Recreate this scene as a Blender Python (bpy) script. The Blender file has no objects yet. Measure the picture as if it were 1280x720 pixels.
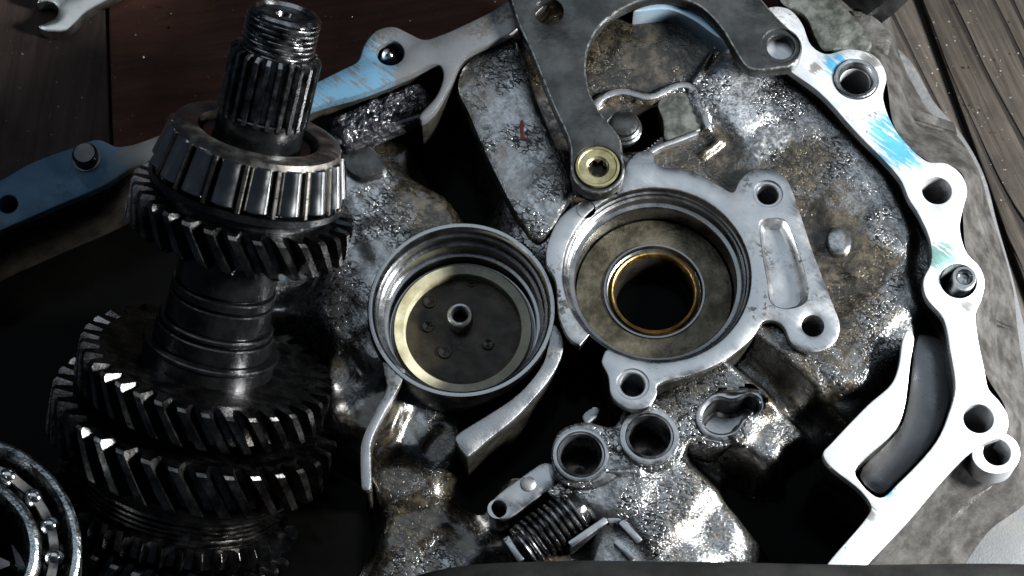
import bpy, bmesh, math, random
from mathutils import Vector, Matrix, noise
from mathutils.geometry import delaunay_2d_cdt
random.seed(7)
R = math.radians
SC = bpy.context.scene
COL = SC.collection

# ------------------------------------------------------------------ camera
HF = 0.075                       # height of the housing's machined flange above the bench (m)
TILT = R(22); DIST = 0.87; TANH = 0.51 / 0.87 * math.tan(R(20))
TGT = Vector((0, 0, HF))
UPV = Vector((0, math.cos(TILT), math.sin(TILT)))
CV = Vector((0, -math.sin(TILT), math.cos(TILT)))
CAM = TGT + CV * DIST
cd = bpy.data.cameras.new('camera'); cam = bpy.data.objects.new('camera', cd); COL.objects.link(cam)
cam.location = CAM; cam.rotation_euler = (TILT, 0, 0)
cd.sensor_width = 36; cd.lens = 18 / TANH; cd.clip_start = 0.01; cd.clip_end = 20
cd.dof.use_dof = True; cd.dof.focus_distance = DIST + 0.005; cd.dof.aperture_fstop = 22
SC.camera = cam

# ------------------------------------------------------------------ light
w = bpy.data.worlds.new('World'); SC.world = w; w.use_nodes = True
w.node_tree.nodes['Background'].inputs[0].default_value = (0.55, 0.72, 1.0, 1)
w.node_tree.nodes['Background'].inputs[1].default_value = 0.03
def area(name, loc, tgt, sx, sy, power, color):
    l = bpy.data.lights.new(name, 'AREA'); l.shape = 'RECTANGLE'; l.size = sx; l.size_y = sy
    l.energy = power; l.color = color
    o = bpy.data.objects.new(name, l); COL.objects.link(o); o.location = loc
    o.rotation_euler = (Vector(tgt) - Vector(loc)).to_track_quat('-Z', 'Y').to_euler()
    return o
area('work_lamp', (0.47, -0.06, 0.335), (0.05, 0.0, 0.06), 0.10, 0.10, 11.5, (0.95, 0.98, 1.0))
area('overhead_soft_light', (-0.03, 0.44, 1.02), (-0.03, 0.43, 0.06), 1.15, 0.75, 2.1, (0.76, 0.88, 1.0))  # broad soft overhead light, enlarged so the metal mirrors it everywhere
area('side_lamp', (-0.48, 0.16, 0.42), (-0.18, 0.0, 0.05), 0.12, 0.12, 0.17, (0.75, 0.88, 1.0))
SC.view_settings.view_transform = 'Standard'; SC.view_settings.look = 'None'
SC.view_settings.exposure = 0.3; SC.view_settings.gamma = 1.0
SC.view_settings.use_curve_mapping = False
SC.cycles.use_denoising = True; SC.cycles.max_bounces = 2; SC.cycles.diffuse_bounces = 0; SC.cycles.glossy_bounces = 1

# ------------------------------------------------------------------ pixels to places
def ray(px, py):
    return -CV + Vector((1, 0, 0)) * ((px - 640) / 640 * TANH) + UPV * ((360 - py) / 640 * TANH)
def W(px, py, h=0.0):            # point on the level h (m, relative to the flange) seen at this pixel
    d = ray(px, py); t = (HF + h - CAM.z) / d.z
    return CAM + d * t
def WD(px, py, depth):
    return CAM + ray(px, py) * depth
def RAD(cx, cy, r, h):
    return (W(cx + r, cy, h) - W(cx, cy, h)).length

# ------------------------------------------------------------------ object helpers
def link(name, me, mat, parent=None, label=None, sharp=35):
    o = bpy.data.objects.new(name, me); COL.objects.link(o)
    if mat: me.materials.append(mat)
    if sharp is not None:
        for p in me.polygons: p.use_smooth = True
        me.set_sharp_from_angle(angle=R(sharp))
    if parent: o.parent = parent
    if label: o['label'] = label
    return o
def frombm(name, bm, mat, parent=None, label=None, sharp=35, fix=True):
    if fix: bmesh.ops.recalc_face_normals(bm, faces=bm.faces)
    me = bpy.data.meshes.new(name); bm.to_mesh(me); bm.free()
    return link(name, me, mat, parent, label, sharp)
def thing(name, label, cat, loc=(0, 0, 0), group=None, kind=None):
    o = bpy.data.objects.new(name, None); COL.objects.link(o); o.location = loc
    o.empty_display_size = 0.01
    o['label'] = label; o['category'] = cat
    if group: o['group'] = group
    if kind: o['kind'] = kind
    return o
def spline(pts, n=5, closed=True):
    out = []; m = len(pts)
    rng = range(m) if closed else range(m - 1)
    for i in rng:
        p0 = Vector(pts[(i - 1) % m] if closed or i > 0 else pts[0]); p1 = Vector(pts[i])
        p2 = Vector(pts[(i + 1) % m]); p3 = Vector(pts[(i + 2) % m] if closed or i + 2 < m else pts[-1])
        def tj(ti, a, b): return ti + max((b - a).length, 1e-6) ** 0.5
        t0 = 0; t1 = tj(t0, p0, p1); t2 = tj(t1, p1, p2); t3 = tj(t2, p2, p3)
        for k in range(n):
            t = t1 + (t2 - t1) * k / n
            A1 = p0 * ((t1 - t) / (t1 - t0)) + p1 * ((t - t0) / (t1 - t0)) if t1 > t0 else p1
            A2 = p1 * ((t2 - t) / (t2 - t1)) + p2 * ((t - t1) / (t2 - t1))
            A3 = p2 * ((t3 - t) / (t3 - t2)) + p3 * ((t - t2) / (t3 - t2)) if t3 > t2 else p2
            B1 = A1 * ((t2 - t) / (t2 - t0)) + A2 * ((t - t0) / (t2 - t0))
            B2 = A2 * ((t3 - t) / (t3 - t1)) + A3 * ((t - t1) / (t3 - t1))
            out.append(B1 * ((t2 - t) / (t2 - t1)) + B2 * ((t - t1) / (t2 - t1)))
    if not closed: out.append(Vector(pts[-1]))
    return out
def signed(poly):
    return 0.5 * sum(poly[i].x * poly[(i + 1) % len(poly)].y - poly[(i + 1) % len(poly)].x * poly[i].y for i in range(len(poly)))
def inset(poly, b):
    n = len(poly); out = []
    for i in range(n):
        a, p, c = poly[i - 1], poly[i], poly[(i + 1) % n]
        d1 = (p - a); d2 = (c - p)
        n1 = Vector((-d1.y, d1.x)); n2 = Vector((-d2.y, d2.x))
        if n1.length > 1e-9: n1.normalize()
        if n2.length > 1e-9: n2.normalize()
        nn = n1 + n2
        if nn.length < 1e-6: nn = n1
        nn.normalize()
        out.append(p + nn * b)
    return out
def ring(bm, poly, z): return [bm.verts.new((p.x, p.y, z)) for p in poly]
def bridge(bm, a, b):
    n = len(a)
    for i in range(n):
        try: bm.faces.new((a[i], a[(i + 1) % n], b[(i + 1) % n], b[i]))
        except ValueError: pass
def circ(c, r, n=40): return [Vector((c.x + r * math.cos(2 * math.pi * i / n), c.y + r * math.sin(2 * math.pi * i / n))) for i in range(n)]
def px2(pts, h): return [W(x, y, h).xy for x, y in pts]

def fill(bm, loops):
    vs = [v for lp in loops for v in lp]; es = []; k = 0
    for lp in loops:
        n = len(lp); es += [(k + i, k + (i + 1) % n) for i in range(n)]; k += n
    ov, oe, of, orig, _, _ = delaunay_2d_cdt([v.co.xy for v in vs], es, [], 0, 1e-7)
    z = vs[0].co.z
    nv = [vs[o[0]] if o else bm.verts.new((p.x, p.y, z)) for p, o in zip(ov, orig)]
    polys = [[v.co.xy.copy() for v in lp] for lp in loops]
    for f in of:
        c = sum((ov[i] for i in f), Vector((0, 0))) / len(f)
        if sum(inside(c, q) for q in polys) % 2 and len({nv[i] for i in f}) == len(f):
            try: bm.faces.new([nv[i] for i in f])
            except ValueError: pass
def inside(p, poly):
    r = False; n = len(poly)
    for i in range(n):
        a, b = poly[i], poly[i - 1]
        if (a.y > p.y) != (b.y > p.y) and p.x < (b.x - a.x) * (p.y - a.y) / (b.y - a.y) + a.x: r = not r
    return r

def plate(name, outer, h, hb, mat, parent=None, holes=(), polyholes=(), bevel=0.0009, n=5, label=None, smooth=True, hole_depth=0.02, skirt=None, world=False, edge=None, through=False):
    """slab with a traced outline at level h down to hb; holes=(px,py,rpx[,counterbore rpx, depth])"""
    o2 = [Vector(p) for p in outer] if world else px2(outer, h)
    o2 = spline(o2, n) if smooth else o2
    if signed(o2) < 0: o2 = o2[::-1]
    z = HF + h; zb = HF + hb
    if skirt:
        q = inset(o2, .0005); sk = bmesh.new(); zt = HF + h - skirt[1]
        bridge(sk, ring(sk, q, zt + .0008), ring(sk, q, zb)); zb = zt
    bm = bmesh.new()
    cap = []
    top = ring(bm, inset(o2, bevel), z); mid = ring(bm, inset(o2, bevel * 0.3), z - bevel * 0.3)
    low = ring(bm, o2, z - bevel); bot = ring(bm, o2, zb)
    bridge(bm, top, mid); bridge(bm, mid, low)
    if edge:
        bm.faces.ensure_lookup_table()
        for f in bm.faces: f.material_index = 1
    bridge(bm, low, bot)
    cap.append(top)
    hole_defs = []
    for hd in holes:
        c = W(hd[0], hd[1], h).xy; r = RAD(hd[0], hd[1], hd[2], h)
        if len(hd) > 3:
            rc = RAD(hd[0], hd[1], hd[3], h); dc = hd[4]
            lv = [(rc + bevel * .5, z), (rc, z - bevel * .6), (rc, z - dc), (r + .0004, z - dc), (r, z - dc - .0005), (r, z - hole_depth)]
        else:
            lv = [(r + bevel * 0.8, z), (r + bevel * .25, z - bevel * .25), (r, z - bevel), (r, z - hole_depth)]
        rs = [ring(bm, circ(c, rr), zz) for rr, zz in lv]
        for a, b in zip(rs, rs[1:]): bridge(bm, a, b)
        if not through: bm.faces.new(rs[-1])
        cap.append(rs[0])
    for pts, depth in polyholes:
        q = spline(px2(pts, h), n)
        if signed(q) < 0: q = q[::-1]
        r0 = ring(bm, inset(q, -bevel), z); r1 = ring(bm, q, z - bevel)
        r2 = ring(bm, inset(q, .0008), z - depth + .0012); r3 = ring(bm, inset(q, .002), z - depth)
        bridge(bm, r0, r1); bridge(bm, r1, r2); bridge(bm, r2, r3)
        fill(bm, [r3])
        cap.append(r0)
    fill(bm, cap)
    ob = frombm(name, bm, mat, parent, label)
    if edge: ob.data.materials.append(edge)
    if skirt: frombm('flange_wall', sk, skirt[0], ob)
    return ob

def lathe(name, c, prof, mat, parent=None, n=96, label=None, closed=False, wob=0, M=None):
    """surface of revolution about z; prof = [(r, z)] absolute"""
    bm = bmesh.new(); rs = []
    for r, z in prof:
        rs.append([bm.verts.new((c[0] + r * math.cos(2 * math.pi * i / n), c[1] + r * math.sin(2 * math.pi * i / n), z)) for i in range(n)])
    for a, b in zip(rs, rs[1:]): bridge(bm, a, b)
    if closed: bridge(bm, rs[-1], rs[0])
    else:
        if prof[-1][0] > 1e-6 and M == 'cap': bm.faces.new(rs[-1]); bm.faces.new(rs[0])
    return frombm(name, bm, mat, parent, label)
def box(bm, p, size, rot=None):
    m = Matrix.Translation(p) @ (rot.to_4x4() if rot else Matrix.Identity(4)) @ Matrix.Diagonal((*size, 1))
    return bmesh.ops.create_cube(bm, size=1, matrix=m)
def bevelbox(name, p, size, mat, parent, rot=None, b=0.0006, label=None):
    bm = bmesh.new(); box(bm, p, size, rot)
    bmesh.ops.bevel(bm, geom=bm.edges[:], offset=b, segments=2, affect='EDGES', profile=.6)
    return frombm(name, bm, mat, parent, label)
def tube(name, pts, rad, mat, parent=None, n=16, label=None):
    bm = bmesh.new(); prev = None; rr = []
    for i, p in enumerate(pts):
        d = (pts[min(i + 1, len(pts) - 1)] - pts[max(i - 1, 0)]).normalized()
        a = d.orthogonal().normalized() if prev is None else (prev - d * prev.dot(d)).normalized()
        prev = a; b = d.cross(a)
        r = rad[i] if isinstance(rad, (list, tuple)) else rad
        rr.append([bm.verts.new(p + (a * math.cos(t) + b * math.sin(t)) * r) for t in (2 * math.pi * k / n for k in range(n))])
    for a, b in zip(rr, rr[1:]): bridge(bm, a, b)
    bm.faces.new(rr[0]); bm.faces.new(rr[-1])
    return frombm(name, bm, mat, parent, label)

# ------------------------------------------------------------------ materials
class NT:
    def __init__(s, name):
        s.m = bpy.data.materials.new(name); s.m.use_nodes = True
        s.t = s.m.node_tree; s.b = s.t.nodes['Principled BSDF']
        s.pos = s.t.nodes.new('ShaderNodeTexCoord').outputs['Object']
    def n(s, ty, **kw):
        x = s.t.nodes.new(ty)
        for k, v in kw.items():
            if hasattr(x, k): setattr(x, k, v)
        return x
    def l(s, a, b): s.t.links.new(a, b)
    def noise(s, scale, detail=4, rough=.55, vec=None, dist=0):
        x = s.n('ShaderNodeTexNoise'); x.inputs['Scale'].default_value = scale; x.inputs['Detail'].default_value = detail
        x.inputs['Roughness'].default_value = rough; x.inputs['Distortion'].default_value = dist
        s.l(vec or s.pos, x.inputs['Vector']); return x.outputs['Fac']
    def vor(s, scale, feature='F1', rnd=1, vec=None):
        x = s.n('ShaderNodeTexVoronoi', feature=feature); x.inputs['Scale'].default_value = scale
        x.inputs['Randomness'].default_value = rnd
        s.l(vec or s.pos, x.inputs['Vector']); return x.outputs['Distance']
    def map(s, scale=(1, 1, 1), rot=(0, 0, 0), loc=(0, 0, 0)):
        v = s.pos
        for k, val in (('Rotation', rot), ('Scale', scale), ('Location', loc)):
            x = s.n('ShaderNodeMapping'); x.inputs[k].default_value = val; s.l(v, x.inputs['Vector']); v = x.outputs[0]
        return v
    def radial(s, c, scale, detail=3):
        d = s.n('ShaderNodeVectorMath', operation='SUBTRACT'); s.l(s.pos, d.inputs[0]); d.inputs[1].default_value = (c[0], c[1], 0)
        m = s.n('ShaderNodeVectorMath', operation='MULTIPLY'); s.l(d.outputs[0], m.inputs[0]); m.inputs[1].default_value = (1, 1, 0)
        l = s.n('ShaderNodeVectorMath', operation='LENGTH'); s.l(m.outputs[0], l.inputs[0])
        cx = s.n('ShaderNodeCombineXYZ'); s.l(l.outputs['Value'], cx.inputs[0])
        return s.noise(scale, detail, .6, vec=cx.outputs[0])
    def ramp(s, f, a, b, lo=0., hi=1.):
        x = s.n('ShaderNodeMapRange', interpolation_type='SMOOTHSTEP'); s.l(f, x.inputs[0])
        for i, v in ((1, a), (2, b), (3, lo), (4, hi)): x.inputs[i].default_value = v
        return x.outputs[0]
    def mix(s, f, a, b):
        x = s.n('ShaderNodeMix', data_type='RGBA')
        for i, v in ((0, f), (6, a), (7, b)):
            if isinstance(v, (int, float)): x.inputs[i].default_value = v
            elif isinstance(v, tuple): x.inputs[i].default_value = (*v, 1) if len(v) == 3 else v
            else: s.l(v, x.inputs[i])
        return x.outputs[2]
    def math(s, op, a, b=0.0, c=None):
        x = s.n('ShaderNodeMath', operation=op)
        for i, v in ((0, a), (1, b), (2, c)):
            if v is None: continue
            if isinstance(v, (int, float)): x.inputs[i].default_value = v
            else: s.l(v, x.inputs[i])
        return x.outputs[0]
    def attr(s, name): return s.n('ShaderNodeAttribute', attribute_name=name).outputs['Fac']
    def near(s, p, r0, r1):
        d = s.n('ShaderNodeVectorMath', operation='DISTANCE'); s.l(s.pos, d.inputs[0]); d.inputs[1].default_value = p
        return s.ramp(d.outputs['Value'], r0, r1, 1, 0)
    def bump(s, h, strength, dist, prev=None):
        x = s.n('ShaderNodeBump'); x.inputs['Strength'].default_value = strength; x.inputs['Distance'].default_value = dist
        s.l(h, x.inputs['Height'])
        if prev: s.l(prev, x.inputs['Normal'])
        return x.outputs[0]
    def set(s, **kw):
        names = dict(col='Base Color', met='Metallic', rough='Roughness', nrm='Normal', coat='Coat Weight', coatr='Coat Roughness', coatn='Coat Normal', spec='Specular IOR Level', ior='IOR')
        for k, v in kw.items():
            i = s.b.inputs[names[k]]
            if isinstance(v, (int, float)): i.default_value = v
            elif isinstance(v, tuple): i.default_value = (*v, 1)
            else: s.l(v, i)
        return s.m

def m_floor():
    s = NT('oily_cast_aluminium')
    br = s.attr('brown'); cl = s.attr('paleness'); gr = s.attr('grain')
    n1 = s.noise(36, 4, .55); n2 = s.noise(480, 4, .65); n3 = s.noise(1500, 3, .6); nm = s.noise(170, 5, .65)
    sm = s.noise(330, 4, .65, vec=s.map((1, .10, 1), (0, 0, R(-32)))); sm2 = s.noise(260, 4, .65, vec=s.map((1, .12, 1), (0, 0, R(38))))
    f = s.math('ADD', s.math('MULTIPLY', n1, .4), s.math('MULTIPLY', s.math('ADD', sm, s.math('ADD', sm2, nm)), .2))
    # oil film: black brown and glossy, with crisp wandering edges; bare satin metal between
    fine = s.math('MULTIPLY', s.math('SUBTRACT', n2, .5), .55)
    dirt = s.ramp(s.math('ADD', s.math('ADD', br, fine), s.math('MULTIPLY', s.math('SUBTRACT', f, .5), 3.4)), .34, .72)
    oil = s.mix(s.ramp(s.math('ADD', s.math('MULTIPLY', nm, .6), s.math('MULTIPLY', n2, .4)), .42, .62), (.016, .013, .009), (.088, .071, .047))
    grey = s.mix(s.ramp(s.math('ADD', s.math('MULTIPLY', n2, .5), s.math('MULTIPLY', sm, .5)), .38, .62), (.19, .19, .185), (.40, .405, .41))
    c = s.mix(dirt, grey, oil)
    white = s.ramp(s.math('ADD', s.math('MULTIPLY', n2, .55), s.math('MULTIPLY', s.math('MULTIPLY', cl, f), 1.1)), .62, .90)
    c = s.mix(s.math('MULTIPLY', white, .85), c, (.70, .71, .72))  # floor colour turns whiter where this mask is high
    # crackle of the drying film
    wv = s.n('ShaderNodeVectorMath', operation='ADD')
    nz = s.n('ShaderNodeTexNoise'); nz.inputs['Scale'].default_value = 260; s.l(s.map((1, 1.6, 1), (0, 0, .5)), nz.inputs['Vector'])
    sc = s.n('ShaderNodeVectorMath', operation='SCALE'); s.l(nz.outputs['Color'], sc.inputs[0]); sc.inputs['Scale'].default_value = .008
    s.l(s.map((1, 1.7, 1), (0, 0, .5)), wv.inputs[0]); s.l(sc.outputs[0], wv.inputs[1])
    cr = s.vor(270, 'DISTANCE_TO_EDGE', vec=wv.outputs[0])
    crm = s.math('MULTIPLY', s.ramp(cr, .02, .11, 1, 0), s.ramp(s.noise(50, 3), .44, .54))
    c = s.mix(s.math('MULTIPLY', crm, .95), c, (.010, .009, .007))
    speck = s.math('MULTIPLY', s.ramp(s.noise(1000, 2, .5), .52, .60), s.ramp(gr, 0, 1, .15, .50))
    c = s.mix(speck, c, (.030, .024, .015))
    h1 = s.math('ADD', s.math('MULTIPLY', n3, .6), s.math('MULTIPLY', n2, .5))
    h1 = s.math('MULTIPLY', h1, s.ramp(gr, 0, 1, .07, .36))
    h1 = s.math('SUBTRACT', h1, s.math('MULTIPLY', crm, .12))
    h1 = s.math('SUBTRACT', h1, s.math('MULTIPLY', dirt, .10))
    nb = s.bump(h1, 1.0, .0010)
    ro = s.math('ADD', s.ramp(nm, .3, .7, .16, .30), s.math('MULTIPLY', white, .16))
    met = s.ramp(dirt, 0, 1, .95, .55)
    return s.set(col=c, met=met, rough=ro, nrm=nb, coat=s.ramp(dirt, 0, 1, .15, .8), coatr=.06, coatn=s.bump(s.math('MULTIPLY', s.math('ADD', n2, s.math('MULTIPLY', n3, .5)), s.ramp(gr, 0, 1, .05, .32)), 1.0, .0010))

def m_machined(name='machined_aluminium', base=.82, stains=(), dark=.35, rough=(.24, .42), grime=.5, met=1.0, lo=.55, axis=None, cast=0, streak=.35):
    s = NT(name)
    n1 = s.noise(90, 5, .6); n2 = s.noise(600, 4, .65)
    st = s.noise(900, 3, .6, vec=s.map((.12, 1, 1), (0, 0, .7)))
    c = s.mix(s.ramp(n1, .3, .7), (base * .86, base * .88, base * .9), (base, base, base))
    g = s.math('MULTIPLY', s.ramp(s.math('ADD', s.math('MULTIPLY', n1, .5), s.math('MULTIPLY', n2, .5)), lo, lo + .06), s.math('MULTIPLY', s.ramp(s.noise(38, 3), .50, .64), min(1, grime * 1.5)))
    c = s.mix(g, c, (dark * .30, dark * .29, dark * .26))
    pits = s.ramp(s.noise(1100, 2), .70, .75)
    c = s.mix(s.math('MULTIPLY', pits, grime), c, (.04, .04, .035))
    ro = s.math('ADD', s.ramp(n1, .3, .7, *rough), s.math('MULTIPLY', g, .12))
    ro = s.math('ADD', ro, s.ramp(st, .35, .65, -.05 * streak, .06 * streak))
    for (p, r0, r1, colr, thr) in stains:
        k = s.math('MULTIPLY', s.near(p, r0, r1), 1.0)
        brk = s.math('ADD', s.math('MULTIPLY', s.ramp(st, .34, .66), .2 + .25 * streak), s.math('MULTIPLY', s.noise(230, 6, .8), .8 - .25 * streak))
        k = s.ramp(s.math('ADD', s.math('MULTIPLY', brk, .9), s.math('MULTIPLY', k, .62)), thr, thr + .13)
        k = s.math('MULTIPLY', k, s.near(p, r0, r1 * 1.15))
        c = s.mix(k, c, colr)
    nb = s.bump(s.math('ADD', s.math('MULTIPLY', n2, .6), s.math('MULTIPLY', st, streak)), .22, .0003)
    if cast: nb = s.bump(s.noise(1100, 3, .6), cast, .0006, nb)
    if axis:
        rd = s.radial(axis, 2200, 2); nb = s.bump(rd, .35, .0003, nb)
        c = s.mix(s.ramp(s.radial(axis, 500, 3), .35, .7, 0, .6), c, (base * .32, base * .31, base * .26))
    return s.set(col=c, met=met, rough=ro, nrm=nb)

def m_simple(name, c0, c1, met, r0, r1, bscale=600, bdist=.0003, bstr=.5, cs=120, coat=0, coatr=.1, big=0):
    s = NT(name)
    n1 = s.noise(cs, 5, .62); n2 = s.noise(bscale, 4, .6)
    c = s.mix(s.ramp(n1, .32, .68), c0, c1)
    h = n2 if not big else s.math('ADD', n2, s.math('MULTIPLY', s.noise(big, 3), 2.))
    return s.set(col=c, met=met, rough=s.ramp(s.noise(cs * 1.7, 4), .3, .7, r0, r1), nrm=s.bump(h, bstr, bdist), coat=coat, coatr=coatr)

def m_wood(name, c0, c1, ang, crack, rough=(.5, .75), gs=1.0):
    s = NT(name)
    v = s.map((1, .05, 1), (0, 0, ang)); v2 = s.map((1, .11, 1), (0, 0, ang)); v3 = s.map((1, .03, 1), (0, 0, ang), (.13, .2, 0))
    g = s.noise(420 * gs, 6, .7, vec=v, dist=.3); b = s.noise(30, 4, .6)
    c = s.mix(s.ramp(g, .3, .7), c0, c1)
    c = s.mix(s.math('MULTIPLY', s.ramp(b, .45, .7), .55), c, (c0[0] * .45, c0[1] * .45, c0[2] * .45))
    wv = s.n('ShaderNodeTexWave', wave_type='BANDS', bands_direction='X'); wv.inputs['Scale'].default_value = 30 * gs
    wv.inputs['Distortion'].default_value = 11; wv.inputs['Detail'].default_value = 3; wv.inputs['Detail Scale'].default_value = .9
    s.l(v2, wv.inputs['Vector'])
    ck = s.math('MULTIPLY', s.ramp(wv.outputs['Fac'], .90, .975), s.ramp(s.noise(60, 2, vec=v3), .40, .52))
    ck = s.math('MULTIPLY', ck, crack)
    c = s.mix(ck, c, (.008, .006, .005))
    h = s.math('SUBTRACT', s.math('MULTIPLY', g, .35), s.math('MULTIPLY', ck, 1.4))
    sp = s.ramp(s.noise(700, 2), .72, .76)
    c = s.mix(s.math('MULTIPLY', sp, .5), c, (.5, .48, .45))
    return s.set(col=c, met=0, rough=s.ramp(b, .3, .7, *rough), nrm=s.bump(h, 1, .0016), spec=.22)

BLUE = (.10, .38, .58); PALEB = (.42, .58, .70)
MF = m_floor()
stR = [((*W(1088, 78, 0).xy, HF), .001, .008, (.20, .19, .17), .80), ((*W(1020, 85, 0).xy, HF), .001, .005, (.25, .23, .20), .86), ((*W(1210, 385, 0).xy, HF), .001, .006, (.2, .2, .19), .84), ((*W(1085, 640, 0).xy, HF), .001, .006, (.25, .24, .22), .86), ((*W(1128, 172, 0).xy, HF), .008, .021, BLUE, .88), ((*W(1045, 80, 0).xy, HF), .002, .009, BLUE, .86),
       ((*W(1178, 322, 0).xy, HF), .003, .011, (.16, .28, .25), .84), ((*W(1108, 612, 0).xy, HF), .001, .005, BLUE, .78)]
M_FL = m_machined('machined_flange_aluminium', .68, stR, streak=1.0, grime=.85, rough=(.34, .50), met=.75, lo=.545)
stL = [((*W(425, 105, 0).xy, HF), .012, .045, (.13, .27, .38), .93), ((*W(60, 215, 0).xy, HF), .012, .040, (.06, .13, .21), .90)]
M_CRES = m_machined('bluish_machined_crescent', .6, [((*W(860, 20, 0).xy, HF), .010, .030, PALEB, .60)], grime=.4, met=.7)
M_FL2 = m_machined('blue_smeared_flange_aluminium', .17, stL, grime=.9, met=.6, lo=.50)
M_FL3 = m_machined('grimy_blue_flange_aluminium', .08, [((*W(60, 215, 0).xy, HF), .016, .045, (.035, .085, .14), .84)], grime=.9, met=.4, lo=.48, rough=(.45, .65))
M_BOSS = m_machined('worn_boss_aluminium', .50, (), grime=.85, rough=(.24, .40), lo=.50)
M_BORE = m_machined('turned_bore_aluminium', .30, (), grime=.5, rough=(.2, .36), lo=.54, axis=W(821, 342, -.007))
M_BORE2 = m_machined('oily_bore_aluminium', .38, (), grime=.3, rough=(.16, .28), lo=.56, axis=W(577, 386, -.012))
M_RIB = m_machined('cast_rib_aluminium', .36, (), grime=.9, rough=(.3, .5), lo=.48, cast=.22)
M_SLEEVE = m_machined('oily_sleeve_steel', .42, (), grime=.8, rough=(.18, .4))
M_OUT = m_simple('outer_casting_skin', (.040, .037, .033), (.115, .108, .100), .6, .36, .6, 420, .0006, .7, 110)
M_BRK = m_simple('dark_grey_bracket_casting', (.030, .032, .031), (.085, .087, .084), .85, .24, .42, 420, .0004, .6, 70, coat=.2, coatr=.2)
M_BLK = m_simple('black_oily_steel', (.022, .022, .023), (.05, .05, .052), .9, .20, .28, 500, .00035, .5, 150, coat=.3, coatr=.12)
M_STEEL = m_simple('oily_gear_steel', (.045, .042, .040), (.16, .153, .147), 1., .18, .32, 700, .00025, .5, 130)
M_ROLL = m_simple('polished_roller_steel', (.42, .42, .42), (.55, .55, .54), 1., .12, .22, 300, .00006, .3, 90)
M_CAGE = m_simple('brown_grey_cage_steel', (.16, .145, .125), (.34, .32, .29), 1., .26, .45, 800, .0002, .5, 110)
M_BRONZE = m_simple('bronze_ring', (.34, .19, .05), (.66, .42, .14), 1., .28, .46, 500, .0002, .5, 140)
M_NYL = m_simple('yellowed_nylon', (.20, .17, .085), (.50, .47, .32), 0, .22, .38, 400, .0002, .3, 60, coat=.3)
M_DISC = m_simple('dark_oil_film', (.010, .0075, .004), (.036, .027, .014), .25, .2, .45, 300, .0004, .5, 110, coat=.08)
M_DISC.node_tree.nodes['Principled BSDF'].inputs['Specular IOR Level'].default_value = .25
M_SCREW = m_simple('yellow_zinc_screw', (.23, .20, .10), (.42, .38, .22), .9, .3, .5, 500, .0002, .5, 150)
M_DARK = m_simple('dark_recess_shade', (.008, .007, .006), (.02, .017, .013), .3, .15, .4, 300, .0002, .4, 100, coat=.3)  # near-black put in for shade in holes and below the left flange
M_SHADE = m_simple('black_shade', (.0012, .0011, .001), (.002, .0018, .0016), 0, .10, .22, 60, .0003, .3, 30)  # black of the sheet that stands in for shade
M_SHADE.node_tree.nodes['Principled BSDF'].inputs['Specular IOR Level'].default_value = .02
M_SHADEWALL = m_simple('shade_black_casting', (.016, .014, .011), (.06, .055, .045), .5, .2, .45, 400, .0006, .6, 90, coat=.3)  # walls below rims and ribs coloured dark to stand in for shade
M_RACE = m_simple('scuffed_bearing_steel', (.22, .235, .24), (.5, .53, .54), 1., .16, .34, 500, .0006, .7, 220)
M_WORN = m_simple('worn_bright_edge', (.06, .06, .058), (.34, .34, .33), .9, .24, .4, 500, .0003, .5, 420)
M_PAD = m_simple('grey_green_cast_pad', (.05, .052, .042), (.17, .172, .15), .7, .25, .45, 420, .0005, .6, 200, coat=.2)
M_BFLOOR = m_simple('brown_stained_bore_floor', (.034, .028, .017), (.12, .104, .072), .65, .22, .38, 700, .0004, .7, 130)
M_SPL = m_simple('lit_spline_steel', (.07, .07, .071), (.30, .30, .30), 1., .16, .32, 600, .0003, .5, 160)  # lighter gear steel: stronger light on the spline put into its colour
M_POCK = m_machined('grey_pocket_metal', .17, [((*W(1110, 600, -.011).xy, HF - .011), .002, .010, BLUE, .95)], grime=.8, rough=(.25, .45), lo=.5, met=.9)
M_SLAB = m_machined('dirty_grey_casting', .075, (), grime=1.0, rough=(.6, .8), lo=.47, met=.2, cast=.3)
M_SLUDGE = m_simple('metallic_black_sludge', (.012, .012, .014), (.06, .06, .065), .7, .12, .3, 900, .0014, 1.0, 300, coat=.5, coatr=.08, big=350)
M_DULL = m_simple('dull_black', (.006, .006, .0055), (.013, .013, .012), 0, .7, .85, 300, .0003, .4, 60)
M_CHROME = m_simple('satin_chrome', (.50, .48, .44), (.66, .64, .60), 1., .22, .36, 300, .0001, .3, 60)
M_PAINT = m_simple('red_paint_mark', (.35, .03, .02), (.45, .05, .04), 0, .4, .5)
M_DULL.node_tree.nodes['Principled BSDF'].inputs['Specular IOR Level'].default_value = .08
M_WOOD = m_wood('weathered_grey_wood', (.019, .015, .0115), (.050, .041, .033), R(-20), 1.0)
M_BOARD = m_wood('dark_brown_board', (.032, .0112, .0065), (.066, .0245, .0145), R(80), .0, (.65, .85), .5)
M_BOARD2 = m_wood('dark_grey_board', (.020, .013, .010), (.040, .026, .021), R(5), .0, (.65, .85), .5)

# ------------------------------------------------------------------ the bench
bench = thing('workbench', 'dark planked workbench top under the gearbox housing', 'workbench', (0, 0, 0), kind='structure')
HB = -HF
def board(pts, mat, top, name='plank', th=.02):
    return plate(name, pts, HB + top, HB + top - th, mat, bench, smooth=False, bevel=.0012)
board([(-500, -420), (118, -420), (137, 160), (190, 1150), (-500, 1150)], M_BOARD2, -.001)
board([(121, -420), (1040, -420), (1160, 1150), (193, 1150), (140, 160)], M_BOARD, 0)
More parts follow.
